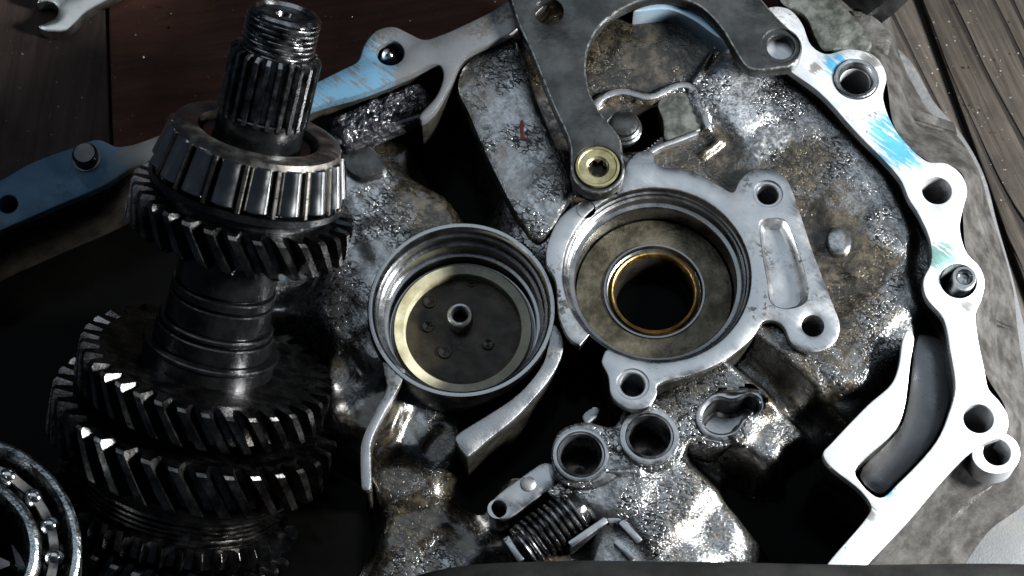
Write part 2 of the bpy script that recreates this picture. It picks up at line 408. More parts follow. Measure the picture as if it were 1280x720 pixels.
# bare weathered timber to the right: separate planks with open joints
def edge(k, y): return 1152 + k + (y) * .365
for i, (a, b) in enumerate(((0, 178), (181, 420), (423, 640))):
    board([(edge(a, -420), -420), (edge(b, -420), -420), (edge(b, 1000), 1000), (edge(a, 1000), 1000)], M_WOOD, .002 + .0015 * (i % 2))
board([(1043, -420), (edge(-3, -420), -420), (edge(-3, 1000), 1000), (1163, 1150)], M_WOOD, -.002)

# ------------------------------------------------------------------ the housing
H = thing('gearbox_housing', 'open oily aluminium gearbox casting with bright bolt flange and round bearing bores', 'gearbox housing', (0, 0, 0))

flange_pts = [(955, 12), (984, 10), (1002, 28), (1014, 56), (1032, 67), (1062, 61), (1094, 70), (1108, 94), (1104, 122), (1119, 161), (1145, 191),
    (1161, 202), (1183, 204), (1201, 217), (1209, 237), (1204, 260), (1200, 285), (1209, 316), (1224, 332), (1231, 351), (1227, 374), (1220, 391), (1222, 419),
    (1231, 464), (1236, 486), (1250, 502), (1260, 521), (1257, 542), (1235, 552), (1216, 562), (1182, 596), (1137, 649), (1081, 709), (1050, 745), (990, 745),
    (1025, 716), (1042, 695), (1083, 647), (1089, 634), (1077, 615), (1034, 579), (1029, 566), (1040, 553), (1085, 506), (1114, 480), (1123, 459), (1129, 422),
    (1135, 413), (1142, 419), (1138, 452), (1130, 512), (1121, 534), (1069, 587), (1074, 601), (1100, 622), (1124, 603), (1171, 551), (1186, 517), (1194, 485), (1188, 440),
    (1179, 398), (1158, 372), (1154, 351), (1164, 327), (1162, 299), (1149, 269), (1136, 248), (1124, 222), (1070, 165), (1025, 116), (984, 86), (955, 60)]
plate('flange_rim', flange_pts, 0, -.048, M_FL, H, skirt=(M_SHADEWALL, .004), holes=[(1070, 99, 19, 28, .0024), (1171, 238, 18.5), (1198, 351, 23), (1223, 523, 19)],
      label='bright machined bolt flange with blue sealant smears and a forked lug', hole_depth=.047, bevel=.0005)
c = W(1070, 99, 0); r = RAD(1070, 99, 27.5, 0)
lathe('hole_sleeve', c.xy, [(r, HF - .003), (r, HF + .0006), (r * .95, HF + .0010), (r * .82, HF + .0008), (r * .75, HF - .0003), (r * .70, HF - .002), (r * .69, HF - .047)], M_SLEEVE, H, 48, 'dark worn sleeve in the flange hole')
plate('pocket_floor', [(1143, 418), (1184, 428), (1191, 460), (1191, 490), (1183, 520), (1168, 552), (1124, 600), (1100, 618), (1074, 594), (1122, 538), (1132, 514), (1140, 455)], -.0155, -.03, M_POCK, H, bevel=.0012)
# low ear beside the flange
plate('bolt_ear', [(1222, 545), (1250, 538), (1270, 550), (1276, 567), (1268, 585), (1248, 592), (1228, 588), (1215, 572)], -.004, -.016, M_FL, H, holes=[(1246, 565, 17)], hole_depth=.04)
# dowel sleeve standing proud in its hole
c = W(1203, 352, 0); r = RAD(1203, 352, 15, 0)
lathe('dowel_sleeve', c.xy, [(r * .55, HF - .01), (r * .55, HF + .0035), (r * .72, HF + .0044), (r * .93, HF + .0044), (r, HF + .0036), (r, HF - .02)], M_SLEEVE, H, 40)
lathe('dowel_core', c.xy, [(.0001, HF + .0028), (r * .54, HF + .0024)], M_ROLL, H, 24)
# upper left run of the flange, thin rib and sludge pocket
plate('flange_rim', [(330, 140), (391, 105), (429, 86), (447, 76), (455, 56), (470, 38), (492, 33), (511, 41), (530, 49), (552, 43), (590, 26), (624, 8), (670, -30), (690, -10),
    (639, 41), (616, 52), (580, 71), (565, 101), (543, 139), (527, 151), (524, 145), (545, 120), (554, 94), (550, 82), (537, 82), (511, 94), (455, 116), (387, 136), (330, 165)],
    0, -.045, M_FL2, H, skirt=(M_SHADEWALL, .004), holes=[(488, 66, 17)], label='blue smeared flange run with one bolt hole and a thin rib', bevel=.0007)
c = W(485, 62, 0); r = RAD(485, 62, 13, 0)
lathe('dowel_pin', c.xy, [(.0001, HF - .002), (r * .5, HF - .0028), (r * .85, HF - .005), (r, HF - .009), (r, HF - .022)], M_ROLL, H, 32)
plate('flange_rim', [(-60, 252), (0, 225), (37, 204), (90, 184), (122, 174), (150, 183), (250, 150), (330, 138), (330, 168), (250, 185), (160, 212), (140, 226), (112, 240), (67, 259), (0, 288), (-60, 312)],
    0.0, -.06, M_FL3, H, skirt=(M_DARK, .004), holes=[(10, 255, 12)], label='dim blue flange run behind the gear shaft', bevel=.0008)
def hexbolt(px, py, rp, h, ht, parent, mat):
    c = W(px, py, h); r = RAD(px, py, rp, h); z = HF + h
    o = lathe('bolt', c.xy, [(.0001, z + ht), (r * .8, z + ht), (r, z + ht * .75), (r, z + .0006), (r * 1.15, z + .0005), (r * 1.15, z - .0004)], mat, parent, 24)
    return o
hexbolt(108, 198, 16, 0, .005, H, M_BLK)

# main bearing seat: raised C shaped face round the bore
HS = -.007
c0 = W(821, 342, HS); r0 = RAD(821, 342, 118, HS)
def arc(a0, a1, n, rr=r0):
    return [(c0.x + rr * math.cos(R(a0 + (a1 - a0) * i / n)), c0.y + rr * math.sin(R(a0 + (a1 - a0) * i / n))) for i in range(n + 1)]
face = [(770, 245), (784, 203), (800, 189), (816, 190), (819, 201), (827, 208), (852, 211), (877, 219), (900, 232), (916, 240), (924, 226), (936, 214), (957, 210), (980, 220), (991, 240), (1002, 272), (1017, 317), (1040, 377), (1050, 407), (1044, 427),
    (1026, 439), (1008, 439), (990, 430), (980, 409), (969, 401), (954, 402), (942, 420), (912, 446), (875, 465), (822, 481), (821, 493), (812, 507), (796, 512), (778, 508), (764, 494), (760, 470), (752, 452), (757, 438)]
left = [(725, 432), (712, 424), (699, 397), (694, 350), (683, 330), (684, 306), (700, 272), (722, 254)]
fw = [p for p in spline(px2(face, HS), 4, False)]
lw = [p for p in spline(px2(left, HS), 4, False)]
aend = math.degrees(math.atan2(fw[-1].y - c0.y, fw[-1].x - c0.x)) % 360
abeg = math.degrees(math.atan2(lw[0].y - c0.y, lw[0].x - c0.x)) % 360
# inner edge runs the long way round from the lower lug to the end of the left piece
inner = [Vector(p) for p in arc(aend + 1, abeg - 1 + 360, 90)]
FACEIN = fw + inner + lw
if signed(FACEIN) < 0: FACEIN = FACEIN[::-1]
FACEIN = inset(FACEIN, .0016)
plate('machined_crescent', [(792, 14), (830, -2), (862, 4), (890, 22), (914, 52), (898, 47), (868, 26), (836, 12)], -.001, -.02, M_CRES, H, bevel=.0006, label='bluish machined crescent under the bracket arch')
# inner floor of the casting: relief levels, some sunk below the black sheet for shade
PX = .00029
CP = []   # px, py, level mm, brown, clean
def cp(*rows): CP.extend(rows)
cp((1000, 130, -8, .35, .45), (1080, 210, -7.5, .45, .35), (1110, 280, -7.5, .45, .35), (1140, 360, -8, .45, .35), (1100, 400, -8, .6, .15), (1060, 460, -9, .6, .2), (1000, 470, -10, .65, .2),
   (1040, 350, -11, .8, .1), (960, 170, -10, .25, .7), (920, 110, -9, .0, 1.0), (940, 140, -9, .0, 1.0), (870, 60, -11, .85, .05), (820, 60, -11, .9, .05), (780, 90, -12, .9, .05), (890, 190, -13, .85, .15), (1000, 210, -10, .7, .2),
   (1000, 290, -12, 1.0, .05), (1060, 260, -9, .8, .1), (1070, 330, -9, .85, .1), (1125, 420, -9, .4, .3), (1165, 440, -19, .4, .2), (1160, 470, -24, .4, .2), (1120, 540, -26, .4, .2), (1150, 500, -26, .4, .2), (1095, 590, -28, .4, .2))
cp((1050, 520, -16, .6, .1), (1000, 600, -40, .8, 0), (950, 640, -38, .8, 0), (1000, 700, -42, .8, 0), (1060, 600, -42, .8, 0), (1060, 680, -42, .8, 0), (960, 480, -12, .5, .35), (920, 540, -14, .45, .45), (960, 560, -15, .5, .4), (990, 540, -16, .4, .4))
cp((850, 620, -18, .4, .45), (780, 610, -17, .15, .65), (750, 610, -18, .2, .55), (890, 590, -19, .6, .3), (820, 660, -18, .4, .45), (900, 660, -22, .5, .4), (850, 700, -20, .4, .45), (780, 690, -22, .3, .6), (930, 610, -27, .6, .2))
cp((700, 520, -44, .9, 0), (640, 560, -45, .9, 0), (600, 600, -44, .8, 0), (550, 560, -30, .8, .1), (520, 540, -28, .35, .3), (500, 600, -32, .75, .1), (480, 520, -22, .7, .1), (520, 660, -34, .8, .1), (700, 680, -30, .8, .1), (640, 620, -40, .7, .1))
cp((450, 220, -17, .25, .5), (470, 250, -18, .3, .45), (500, 180, -28, .7, .1), (430, 320, -17, .15, .5), (440, 400, -17, .35, .4), (430, 460, -21, .6, .2), (540, 200, -45, .9, 0), (580, 230, -45, .9, 0), (560, 160, -44, .9, 0), (600, 260, -44, .9, 0), (500, 260, -17, .7, .1), (480, 300, -16, .3, .4), (455, 360, -16, .3, .4), (540, 268, -18, .9, 0), (460, 430, -16, .4, .3))
cp((640, 90, -11, .8, .1), (625, 130, -11, .7, .2), (650, 170, -11, .5, .4), (620, 190, -12, .15, .6), (650, 230, -12, .15, .6), (685, 262, -10, .35, .45), (600, 95, -11, .9, 0), (670, 200, -12, .7, .2), (700, 240, -11, .8, .1), (590, 120, -12, .6, .2))
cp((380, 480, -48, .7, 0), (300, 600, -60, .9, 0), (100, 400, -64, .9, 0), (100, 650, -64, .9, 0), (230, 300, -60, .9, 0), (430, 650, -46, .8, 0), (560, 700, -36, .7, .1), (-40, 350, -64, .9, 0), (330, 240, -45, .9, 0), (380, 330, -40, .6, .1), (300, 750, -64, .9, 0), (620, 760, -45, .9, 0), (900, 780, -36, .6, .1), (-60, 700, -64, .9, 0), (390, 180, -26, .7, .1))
CPW = [(*W(x, y, h / 1000).xy, h / 1000, b, k) for x, y, h, b, k in CP]
def shep(x, y):
    sw = sh = sb = sk = 0
    for a, b, h, br, ck in CPW:
        d2 = (a - x) ** 2 + (b - y) ** 2 + 4e-6
        wt = 1 / (d2 * d2 * d2 ** .5)
        sw += wt; sh += wt * h; sb += wt * br; sk += wt * ck
    return sh / sw, sb / sw, sk / sw
def pl(pts, h): return [W(x, y, h).xy for x, y in pts]
def pdist(p, poly):
    best = 9
    for a, b in zip(poly, poly[1:]):
        d = b - a; t = max(0, min(1, (p - a).dot(d) / max(d.length_squared, 1e-12)))
        best = min(best, (p - a - d * t).length)
    return best
RIBS = [  # polyline, half width px, top level mm, edge px  (raised)
    ([(738, 130), (752, 120), (780, 114), (812, 121), (845, 108), (862, 108), (870, 118), (884, 158)], 4.5, -8.5, 3),
    ([(865, 108), (884, 75), (893, 62)], 2, -8.6, 2),
    ([(884, 158), (900, 175), (880, 190)], 3, -10.5, 4),
    ([(745, 572), (765, 562), (780, 566), (800, 586)], 3, -16, 3), ([(845, 565), (862, 548), (880, 546)], 3, -16, 3), ([(760, 590), (800, 588)], 3, -16, 3)]
TROUGH = [([(925, 437), (985, 490), (1045, 545)], 15, 14, 14), ([(880, 555), (930, 600), (985, 650)], 17, 16, 16), ([(985, 84), (1070, 168), (1120, 222), (1142, 268), (1154, 300), (1150, 345), (1158, 378), (1172, 410), (1180, 460)], 14, 4.0, 9),
          ([(1010, 620), (1080, 560)], 30, 6, 30)]
RIBW = [(pl(p, t / 1000), hw * PX, t / 1000, e * PX) for p, hw, t, e in RIBS]
TRW = [(pl(p, -.015), hw * PX, d / 1000, e * PX) for p, hw, d, e in TROUGH]
def sst(e0, e1, x):
    t = max(0, min(1, (x - e0) / (e1 - e0))); return t * t * (3 - 2 * t)
CUTS = [(578, 386, 112, -.014), (818, 344, 110, -.012), (726, 568, 31, -.016), (812, 545, 31, -.016), (903, 520, 29, -.018), (937, 506, 18, -.018), (1171, 238, 24, -.004), (1198, 351, 28, -.004), (1223, 523, 25, -.004), (1070, 99, 26, -.004), (488, 66, 22, -.004), (1246, 565, 22, -.006)]
CUTW = [(W(x, y, h).xy, RAD(x, y, r, h)) for x, y, r, h in CUTS]
HOLEP = px2([(775, 175), (780, 150), (800, 140), (822, 139), (829, 150), (832, 165), (822, 174), (812, 184), (795, 193), (780, 192)], -.014)
OUTL = px2([(-80, 240), (90, 192), (250, 158), (387, 112), (470, 60), (560, 52), (640, 22), (760, -40), (900, -30), (975, 20), (1060, 80), (1120, 170), (1185, 225), (1182, 290), (1205, 350), (1200, 400), (1215, 480), (1235, 530), (1150, 620), (1060, 730), (1000, 800), (-80, 800)], -.006)
def build_floor():
    x0, x1, y0, y1, st = -.235, .20, -.150, .128, .00105
    nx = int((x1 - x0) / st); ny = int((y1 - y0) / st)
    V = []; idx = {}; BR = []; CL = []; GR = []; F = []
    for j in range(ny):
        for i in range(nx):
            x = x0 + i * st; y = y0 + j * st; p = Vector((x, y))
            if not inside(p, OUTL): continue
            if any((p - c).length < r for c, r in CUTW) or inside(p, HOLEP): continue
            h, b, k = shep(x, y)
            if inside(p, FACEIN): h = min(h, -.032)
            for poly, hw, dep, e in TRW:
                d = pdist(p, poly)
                if d < hw + e: h -= dep * (1 - sst(hw * .4, hw + e, d))
            for poly, hw, t, e in RIBW:
                d = pdist(p, poly)
                if d < hw + e:
                    f = 1 - sst(hw, hw + e, d); h = h * (1 - f) + max(h, t) * f
            q = Vector((x * 60, y * 60, 0)); h += noise.fractal(q, .9, 2.1, 4) * .00035 + noise.noise(Vector((x * 420, y * 420, 3))) * .00010
            idx[i, j] = len(V); V.append((x, y, HF + h)); BR.append(b); CL.append(k); GR.append(sst(-.01, .075, x) * (1 - .5 * sst(.02, .07, y) * (1 - sst(.06, .11, x))))
    for (i, j), a in idx.items():
        b = idx.get((i + 1, j)); c = idx.get((i + 1, j + 1)); d = idx.get((i, j + 1))
        if b is not None and c is not None and d is not None: F.append((a, b, c, d))
    me = bpy.data.meshes.new('casting_floor'); me.from_pydata(V, [], F)
    for nm, arr in (('brown', BR), ('paleness', CL), ('grain', GR)):
        at = me.attributes.new(nm, 'FLOAT', 'POINT'); at.data.foreach_set('value', arr)
    return link('casting_floor', me, MF, H, 'oil stained rough cast floor', sharp=None)
fl = build_floor()
for p in fl.data.polygons: p.use_smooth = True
# black sheet put in where the deep end lies in shade
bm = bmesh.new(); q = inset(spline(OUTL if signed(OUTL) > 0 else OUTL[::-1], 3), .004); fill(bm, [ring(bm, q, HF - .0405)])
frombm('shade_sheet', bm, M_SHADE, H, 'black sheet standing in for shade in the deep end', None)
def paint(o, b, k, g):
    for nm, v in (('brown', b), ('paleness', k), ('grain', g)):
        at = o.data.attributes.new(nm, 'FLOAT', 'POINT'); at.data.foreach_set('value', [v] * len(o.data.vertices))
mp = plate('slanted_panel', [(570, 110), (576, 84), (590, 70), (616, 54), (642, 44), (655, 70), (676, 130), (702, 192), (716, 236), (706, 262), (690, 288), (672, 300), (655, 284), (626, 235), (600, 180), (584, 142)], -.0060, -.046, MF, H, bevel=.0030, skirt=(M_SHADEWALL, .006), label='smooth slanted wall panel with crackled oil film')
paint(mp, .42, .45, .12)
# dark window through the casting
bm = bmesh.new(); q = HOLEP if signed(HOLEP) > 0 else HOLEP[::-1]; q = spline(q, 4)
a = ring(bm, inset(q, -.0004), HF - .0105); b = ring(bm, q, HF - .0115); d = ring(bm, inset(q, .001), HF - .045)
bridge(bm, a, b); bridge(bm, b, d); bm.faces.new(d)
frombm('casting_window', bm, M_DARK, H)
c = W(780, 157, -.010); r = RAD(780, 157, 23, -.010)
lathe('threaded_stub', c.xy, [(.0001, HF - .0066), (r * .5, HF - .0068), (r * .74, HF - .0076), (r * .80, HF - .0088), (r * .76, HF - .0094), (r * .90, HF - .0100), (r * .92, HF - .0112), (r * .86, HF - .0118), (r, HF - .0124), (r, HF - .0142), (r * .95, HF - .0150), (r, HF - .034)], M_BRK, H, 40)
plate('raised_pad', [(822, 128), (840, 116), (862, 112), (868, 122), (879, 158), (870, 166), (845, 174), (832, 176), (828, 150)], -.0100, -.02, M_PAD, H, bevel=.0010)
plate('small_boss', [(1040, 284), (1052, 281), (1063, 290), (1066, 305), (1058, 317), (1044, 318), (1035, 306), (1034, 293)], -.0068, -.02, MF, H, bevel=.0022)
plate('paint_mark', [(651, 150), (654, 151), (655, 168), (658, 174), (652, 174)], -.0056, -.008, M_PAINT, H, bevel=.0002)

# walls inside and outside
def loft(name, rows, mat, parent, closed=False, wob=.0006, label=None):
    bm = bmesh.new(); vs = []
    for r_ in rows:
        row = []
        for p in r_:
            o = noise.noise_vector(p * 45) * wob
            row.append(bm.verts.new(p + o))
        vs.append(row)
    for a, b in zip(vs, vs[1:]):
        for i in range(len(a) - 1): bm.faces.new((a[i], a[i + 1], b[i + 1], b[i]))
    return frombm(name, bm, mat, parent, label, 60)
def row(pts, h, n=6): return [Vector((p.x, p.y, HF + h)) for p in spline(px2(pts, h), n, False)]
up = [(975, 4), (1002, 28), (1032, 67), (1094, 70), (1108, 100), (1119, 161), (1160, 202), (1201, 217), (1204, 262), (1209, 316), (1231, 351), (1220, 391), (1231, 464), (1258, 515), (1235, 555), (1182, 596), (1137, 649), (1060, 738)]
mid = [(1010, -25), (1050, -5), (1085, 25), (1112, 66), (1128, 110), (1150, 160), (1190, 180), (1222, 210), (1226, 262), (1236, 310), (1248, 355), (1246, 400), (1252, 470), (1276, 530), (1260, 590), (1205, 630), (1160, 690), (1100, 770)]
low = [(1030, -60), (1080, -40), (1106, 0), (1122, 60), (1138, 100), (1164, 142), (1196, 170), (1224, 215), (1240, 270), (1256, 320), (1268, 365), (1272, 410), (1282, 480), (1300, 545), (1290, 620), (1235, 665), (1190, 730), (1130, 800)]
rows = [row(up, -.006), row(up, -.012), row(mid, -.026), row(mid, -.036), row(low, -.048), row(low, -.068)]
loft('outer_wall', rows, M_OUT, H, label='dull grey outer casting wall')
plate('bell_flange', [(1090, 40), (1135, 70), (1168, 125), (1200, 162), (1230, 215), (1248, 280), (1264, 335), (1280, 400), (1300, 480), (1330, 560), (1340, 720), (1290, 800), (1090, 800), (1140, 720), (1210, 650), (1240, 600), (1250, 500), (1240, 380), (1210, 260), (1150, 160)],
      -.052, -.074, M_SLAB, H, bevel=.0015)
def band(name, pts, wpx, h, hb, mat, parent, **kw):
    c = spline(px2(pts, h), 4, False); n = len(c); wd = wpx * PX / 2; a = []; b = []
    for i in range(n):
        d = (c[min(i + 1, n - 1)] - c[max(i - 1, 0)]).normalized(); q = Vector((-d.y, d.x)) * wd
        a.append(tuple(c[i] + q)); b.append(tuple(c[i] - q))
    return plate(name, a + b[::-1], h, hb, mat, parent, smooth=False, world=True, bevel=.0005, **kw)
band('cast_ridge', [(742, 134), (752, 122), (778, 114), (812, 121), (845, 107), (862, 107), (871, 119), (886, 160)], 9, -.0085, -.02, M_RIB, H)
band('cast_ridge', [(872, 165), (846, 175), (826, 182), (812, 190)], 7, -.0092, -.02, M_RIB, H)
band('cast_ridge', [(866, 108), (884, 75), (895, 58)], 3.5, -.0092, -.02, M_RIB, H)
def web(a, b, wd, h0, h1, hb, mat=M_OUT):
    p = W(*a, h0); q = W(*b, h1); d = (q - p); n = Vector((-d.y, d.x, 0)).normalized() * wd / 2
    bm = bmesh.new(); vs = [bm.verts.new(v) for v in (p - n, p + n, q + n, q - n)]
    vb = [bm.verts.new(Vector((v.co.x, v.co.y, HF + hb))) for v in vs]
    bm.faces.new(vs); bridge(bm, vs, vb)
    bmesh.ops.bevel(bm, geom=[e for e in bm.edges], offset=.001, segments=2, affect='EDGES')
    return frombm('web', bm, mat, H)
web((1098, 128), (1196, 160), .006, -.016, -.048, -.06)
web((1205, 255), (1245, 300), .005, -.018, -.048, -.06)
web((1225, 385), (1268, 405), .006, -.018, -.048, -.06)
web((1245, 590), (1135, 700), .004, -.032, -.04, -.06)
web((1205, 210), (1245, 300), .003, -.040, -.047, -.06)
# round lobe and dark cylinder at the top right
plate('bolt_lobe', [(1062, 10), (1085, 12), (1105, 25), (1118, 45), (1112, 75), (1106, 110), (1085, 80), (1070, 40)], -.022, -.05, M_OUT, H, bevel=.004)
plate('side_web', [(985, -40), (1040, -5), (1075, 28), (1090, 52), (1086, 64), (1050, 62), (1030, 64), (1018, 45), (1006, 20), (975, 2)], -.006, -.03, M_PAD, H, bevel=.0012)
tube('side_cylinder', [W(1085, -70, -.03), W(1090, -20, -.03), W(1108, 8, -.032), W(1113, 14, -.033)], [.019, .019, .016, .011], M_BLK, H, 32)

plate('bearing_seat_face', [tuple(p) for p in fw] + [tuple(p) for p in inner] + [tuple(p) for p in lw], HS, -.036, M_BOSS, H, holes=[(960, 242, 13, 18, .0008), (1016, 407, 14), (791, 480, 15, 20, .0006)],
      polyholes=[([(952, 277), (978, 275), (986, 285), (1009, 364), (1005, 378), (982, 385), (965, 378), (960, 350), (951, 295)], .0055)], smooth=False, world=True, bevel=.0005, skirt=(M_SHADEWALL, .003),
      label='worn pale face around the main bearing seat with three screw holes')
zb = HF + HS
bore = lathe('bearing_bore', c0.xy, [(r0 * 1.002, zb - .0006), (r0 * .985, zb - .0025), (r0 * .965, zb - .0028), (r0 * .955, zb - .0040), (r0 * .93, zb - .0044), (r0 * .915, zb - .0075), (r0 * .872, zb - .0078), (r0 * .862, zb - .0085),
    (r0 * .855, zb - .0200), (r0 * .83, zb - .0206), (r0 * .56, zb - .0206), (r0 * .545, zb - .0168), (r0 * .525, zb - .0168), (r0 * .51, zb - .0186), (r0 * .465, zb - .0196)], M_BORE, H, 128, 'stepped turned bore of the main bearing seat')
lathe('bore_floor', c0.xy, [(r0 * .838, zb - .0180), (r0 * .60, zb - .0176), (r0 * .550, zb - .0176)], M_BFLOOR, bore, 96, 'brown stained ring floor')
lathe('seal_ring', c0.xy, [(r0 * .468, zb - .0225), (r0 * .465, zb - .0184), (r0 * .455, zb - .0178), (r0 * .443, zb - .0181), (r0 * .436, zb - .0188), (r0 * .432, zb - .0215)], M_BRONZE, H, 96, 'golden bronze ring around the black oil hole')
lathe('oil_hole', c0.xy, [(r0 * .434, zb - .0208), (r0 * .41, zb - .0225), (r0 * .385, zb - .045), (.0001, zb - .045)], M_DARK, H, 64)
# drain notch in the rim of the bore
lathe('oil_notch', W(733, 262, HS).xy, [(.0035, zb + .0003), (.003, zb - .001), (.0026, zb - .004), (.0001, zb - .004)], M_DARK, H, 24)

# left bearing bore
HL = -.012
c1 = W(577, 386, HL); r1 = RAD(577, 386, 118, HL); z1 = HF + HL
lb = lathe('bearing_bore', c1.xy, [(r1 * 1.03, z1 - .03), (r1 * 1.0, z1 - .0012), (r1 * .985, z1), (r1 * .945, z1), (r1 * .925, z1 - .001), (r1 * .915, z1 - .004), (r1 * .885, z1 - .0044), (r1 * .875, z1 - .0085), (r1 * .84, z1 - .009),
    (r1 * .835, z1 - .016), (r1 * .80, z1 - .0163), (r1 * .79, z1 - .0225), (r1 * .73, z1 - .023)], M_BORE2, H, 128, 'stepped left bore holding the pale nylon ring')
lathe('oil_guide_ring', c1.xy, [(r1 * .76, z1 - .024), (r1 * .755, z1 - .0205), (r1 * .74, z1 - .0198), (r1 * .64, z1 - .0202), (r1 * .625, z1 - .0212), (r1 * .62, z1 - .026)], M_NYL, H, 96, 'yellowed white nylon ring')
disc = lathe('oil_guide_disc', c1.xy, [(r1 * .63, z1 - .0245), (r1 * .5, z1 - .0255), (r1 * .2, z1 - .0255), (r1 * .14, z1 - .0250), (.0001, z1 - .0250)], M_DISC, H, 96, 'dark oily disc inside the nylon ring')
ct = W(575, 393, HL - .018); rt = RAD(575, 393, 16, HL - .018)
lathe('oil_spout', ct.xy, [(rt, z1 - .0265), (rt, z1 - .0185), (rt * .88, z1 - .0178), (rt * .72, z1 - .0178), (rt * .62, z1 - .0188), (rt * .6, z1 - .0265)], M_RIB, disc, 40)
for px, py, rp in ((537, 377, 9), (535, 408, 8), (556, 440, 9), (590, 352, 8), (610, 430, 8), (560, 350, 8)):
    cc = W(px, py, HL - .025); rr = RAD(px, py, rp, HL - .025); zd = z1 - .006
    lathe('dimple_hole', cc.xy, [(rr * .72, zd - .0186), (.0001, zd - .0190)], M_DARK, disc, 20)
    lathe('dimple_ring', cc.xy, [(rr, zd - .0197), (rr * .9, zd - .0184), (rr * .72, zd - .0184), (rr * .66, zd - .0190)], M_DISC, disc, 24)

# ribs from the left bore
plate('rib', [(692, 405), (702, 418), (704, 436), (692, 466), (668, 497), (640, 526), (612, 548), (590, 567), (584, 571), (579, 566), (573, 558), (569, 548), (573, 542), (598, 526), (640, 499), (664, 476), (680, 452), (686, 430)], -.0125, -.042, M_RIB, H, bevel=.0004, n=3, skirt=(M_SHADEWALL, .0022), label='long grey rib running down from the left bore')
plate('rib', [(478, 452), (506, 462), (502, 478), (484, 510), (466, 546), (463, 560), (464, 600), (462, 612), (453, 612), (451, 600), (451, 557), (455, 543), (472, 506), (484, 482)], -.0125, -.042, M_RIB, H, bevel=.0005, n=2, skirt=(M_SHADEWALL, .003), label='thin bent rib below the left bore')
plate('socket_boss', [(688, 566), (700, 537), (730, 526), (766, 532), (782, 510), (815, 502), (850, 520), (868, 506), (893, 485), (920, 484), (948, 482), (964, 500), (954, 524), (928, 550), (892, 560), (862, 554), (850, 577), (815, 590), (782, 588), (762, 602), (726, 611), (698, 600)], -.0162, -.04, MF, H, holes=[(726, 568, 29), (812, 545, 29)],
      polyholes=[([(880, 503), (897, 493), (912, 496), (922, 495), (938, 490), (953, 498), (954, 512), (943, 522), (931, 527), (920, 541), (902, 547), (882, 541), (873, 524)], .02)], bevel=.0015, label='oily cast boss carrying the shift rail sockets')
# sockets
def socket(px, py, ro, ri, h, dz=.001):
    c = W(px, py, h); a = RAD(px, py, ro, h); b = RAD(px, py, ri, h); z = HF + h
    s = lathe('shift_rail_socket', c.xy, [(a * 1.05, z - .02), (a, z - .0012), (a * .97, z - .0002), (a * .9, z), (b * 1.18, z), (b * 1.12, z - .0008), (b * 1.06, z - .0009), (b * 1.03, z + .0004), (b, z - .0005), (b * .97, z - .012), (b * .9, z - .016)], M_SLEEVE, H, 64, 'round oily socket with a thin bright lip')
    lathe('socket_bottom', c.xy, [(b * .93, z - .0158), (b * .5, z - .0145), (.0001, z - .014)], M_DARK, s, 32)
socket(726, 568, 36, 26, -.0145); socket(812, 545, 38, 26, -.0135)
plate('double_socket', [(880, 500), (895, 489), (912, 489), (928, 489), (945, 488), (956, 497), (957, 512), (946, 524), (934, 532), (922, 545), (903, 551), (882, 545), (870, 528), (871, 511)], -.0155, -.034, M_SLEEVE, H,
      polyholes=[([(884, 507), (898, 498), (912, 501), (922, 500), (936, 494), (948, 500), (949, 510), (940, 518), (928, 522), (918, 536), (902, 541), (886, 536), (878, 522)], .014)], bevel=.001, label='figure eight oil socket')
# lower internal lugs
plate('cover_pad', [(612, 632), (655, 594), (685, 578), (697, 592), (694, 604), (662, 630), (636, 648), (620, 648)], -.021, -.036, M_SLEEVE, H, holes=[(622, 636, 11)], bevel=.0006)
lathe('pad_stud', W(660, 605, -.021).xy, [(.0001, HF - .0202), (.0022, HF - .0202), (.0028, HF - .0206), (.0030, HF - .0212)], M_RIB, H, 24)
rz = Matrix.Rotation(R(43), 3, 'Z')
pa = W(648, 688, -.024); pb = W(728, 632, -.022); ax = (pb - pa).normalized(); e1 = ax.orthogonal().normalized(); e2 = ax.cross(e1); Ls = (pb - pa).length
core = tube('detent_spring', [pa + ax * (Ls * k / 10) for k in range(11)], [.0058, .0072, .0072, .0064, .0064, .0064, .0064, .0064, .0072, .0072, .0058], M_BLK, H, 28, label='black oily detent plunger wound with a spring')
tube('spring_coil', [pa + ax * (Ls * (.06 + .88 * k / 240)) + (e1 * math.cos(k / 240 * 2 * math.pi * 10) + e2 * math.sin(k / 240 * 2 * math.pi * 10)) * .0079 for k in range(241)], .00085, M_SPL, core, 8)
plate('bright_lug', [(684, 614), (698, 603), (712, 606), (722, 601), (736, 618), (728, 625), (724, 634), (712, 627), (702, 632), (692, 624)], -.019, -.034, MF, H, bevel=.0007, n=2)
for a, b in (((712, 682), (758, 650)), ((742, 608), (760, 632)), ((776, 652), (800, 678)), ((770, 676), (792, 700)), ((760, 652), (776, 648)), ((632, 672), (652, 702))):
    p = W(*a, -.020); q = W(*b, -.020); d = q - p
    bevelbox('fork_bar', (p + q) / 2 - Vector((0, 0, .004)), (d.length, .0026, .010), M_SLEEVE, H, Matrix.Rotation(math.atan2(d.y, d.x), 3, 'Z'), .0005)
plate('small_tab', [(728, 520), (745, 508), (750, 513), (733, 530)], -.02, -.034, M_RIB, H, bevel=.0006)
plate('step_pad', [(424, 196), (460, 181), (472, 190), (484, 210), (452, 222), (438, 216)], -.013, -.03, M_BRK, H, bevel=.0015)

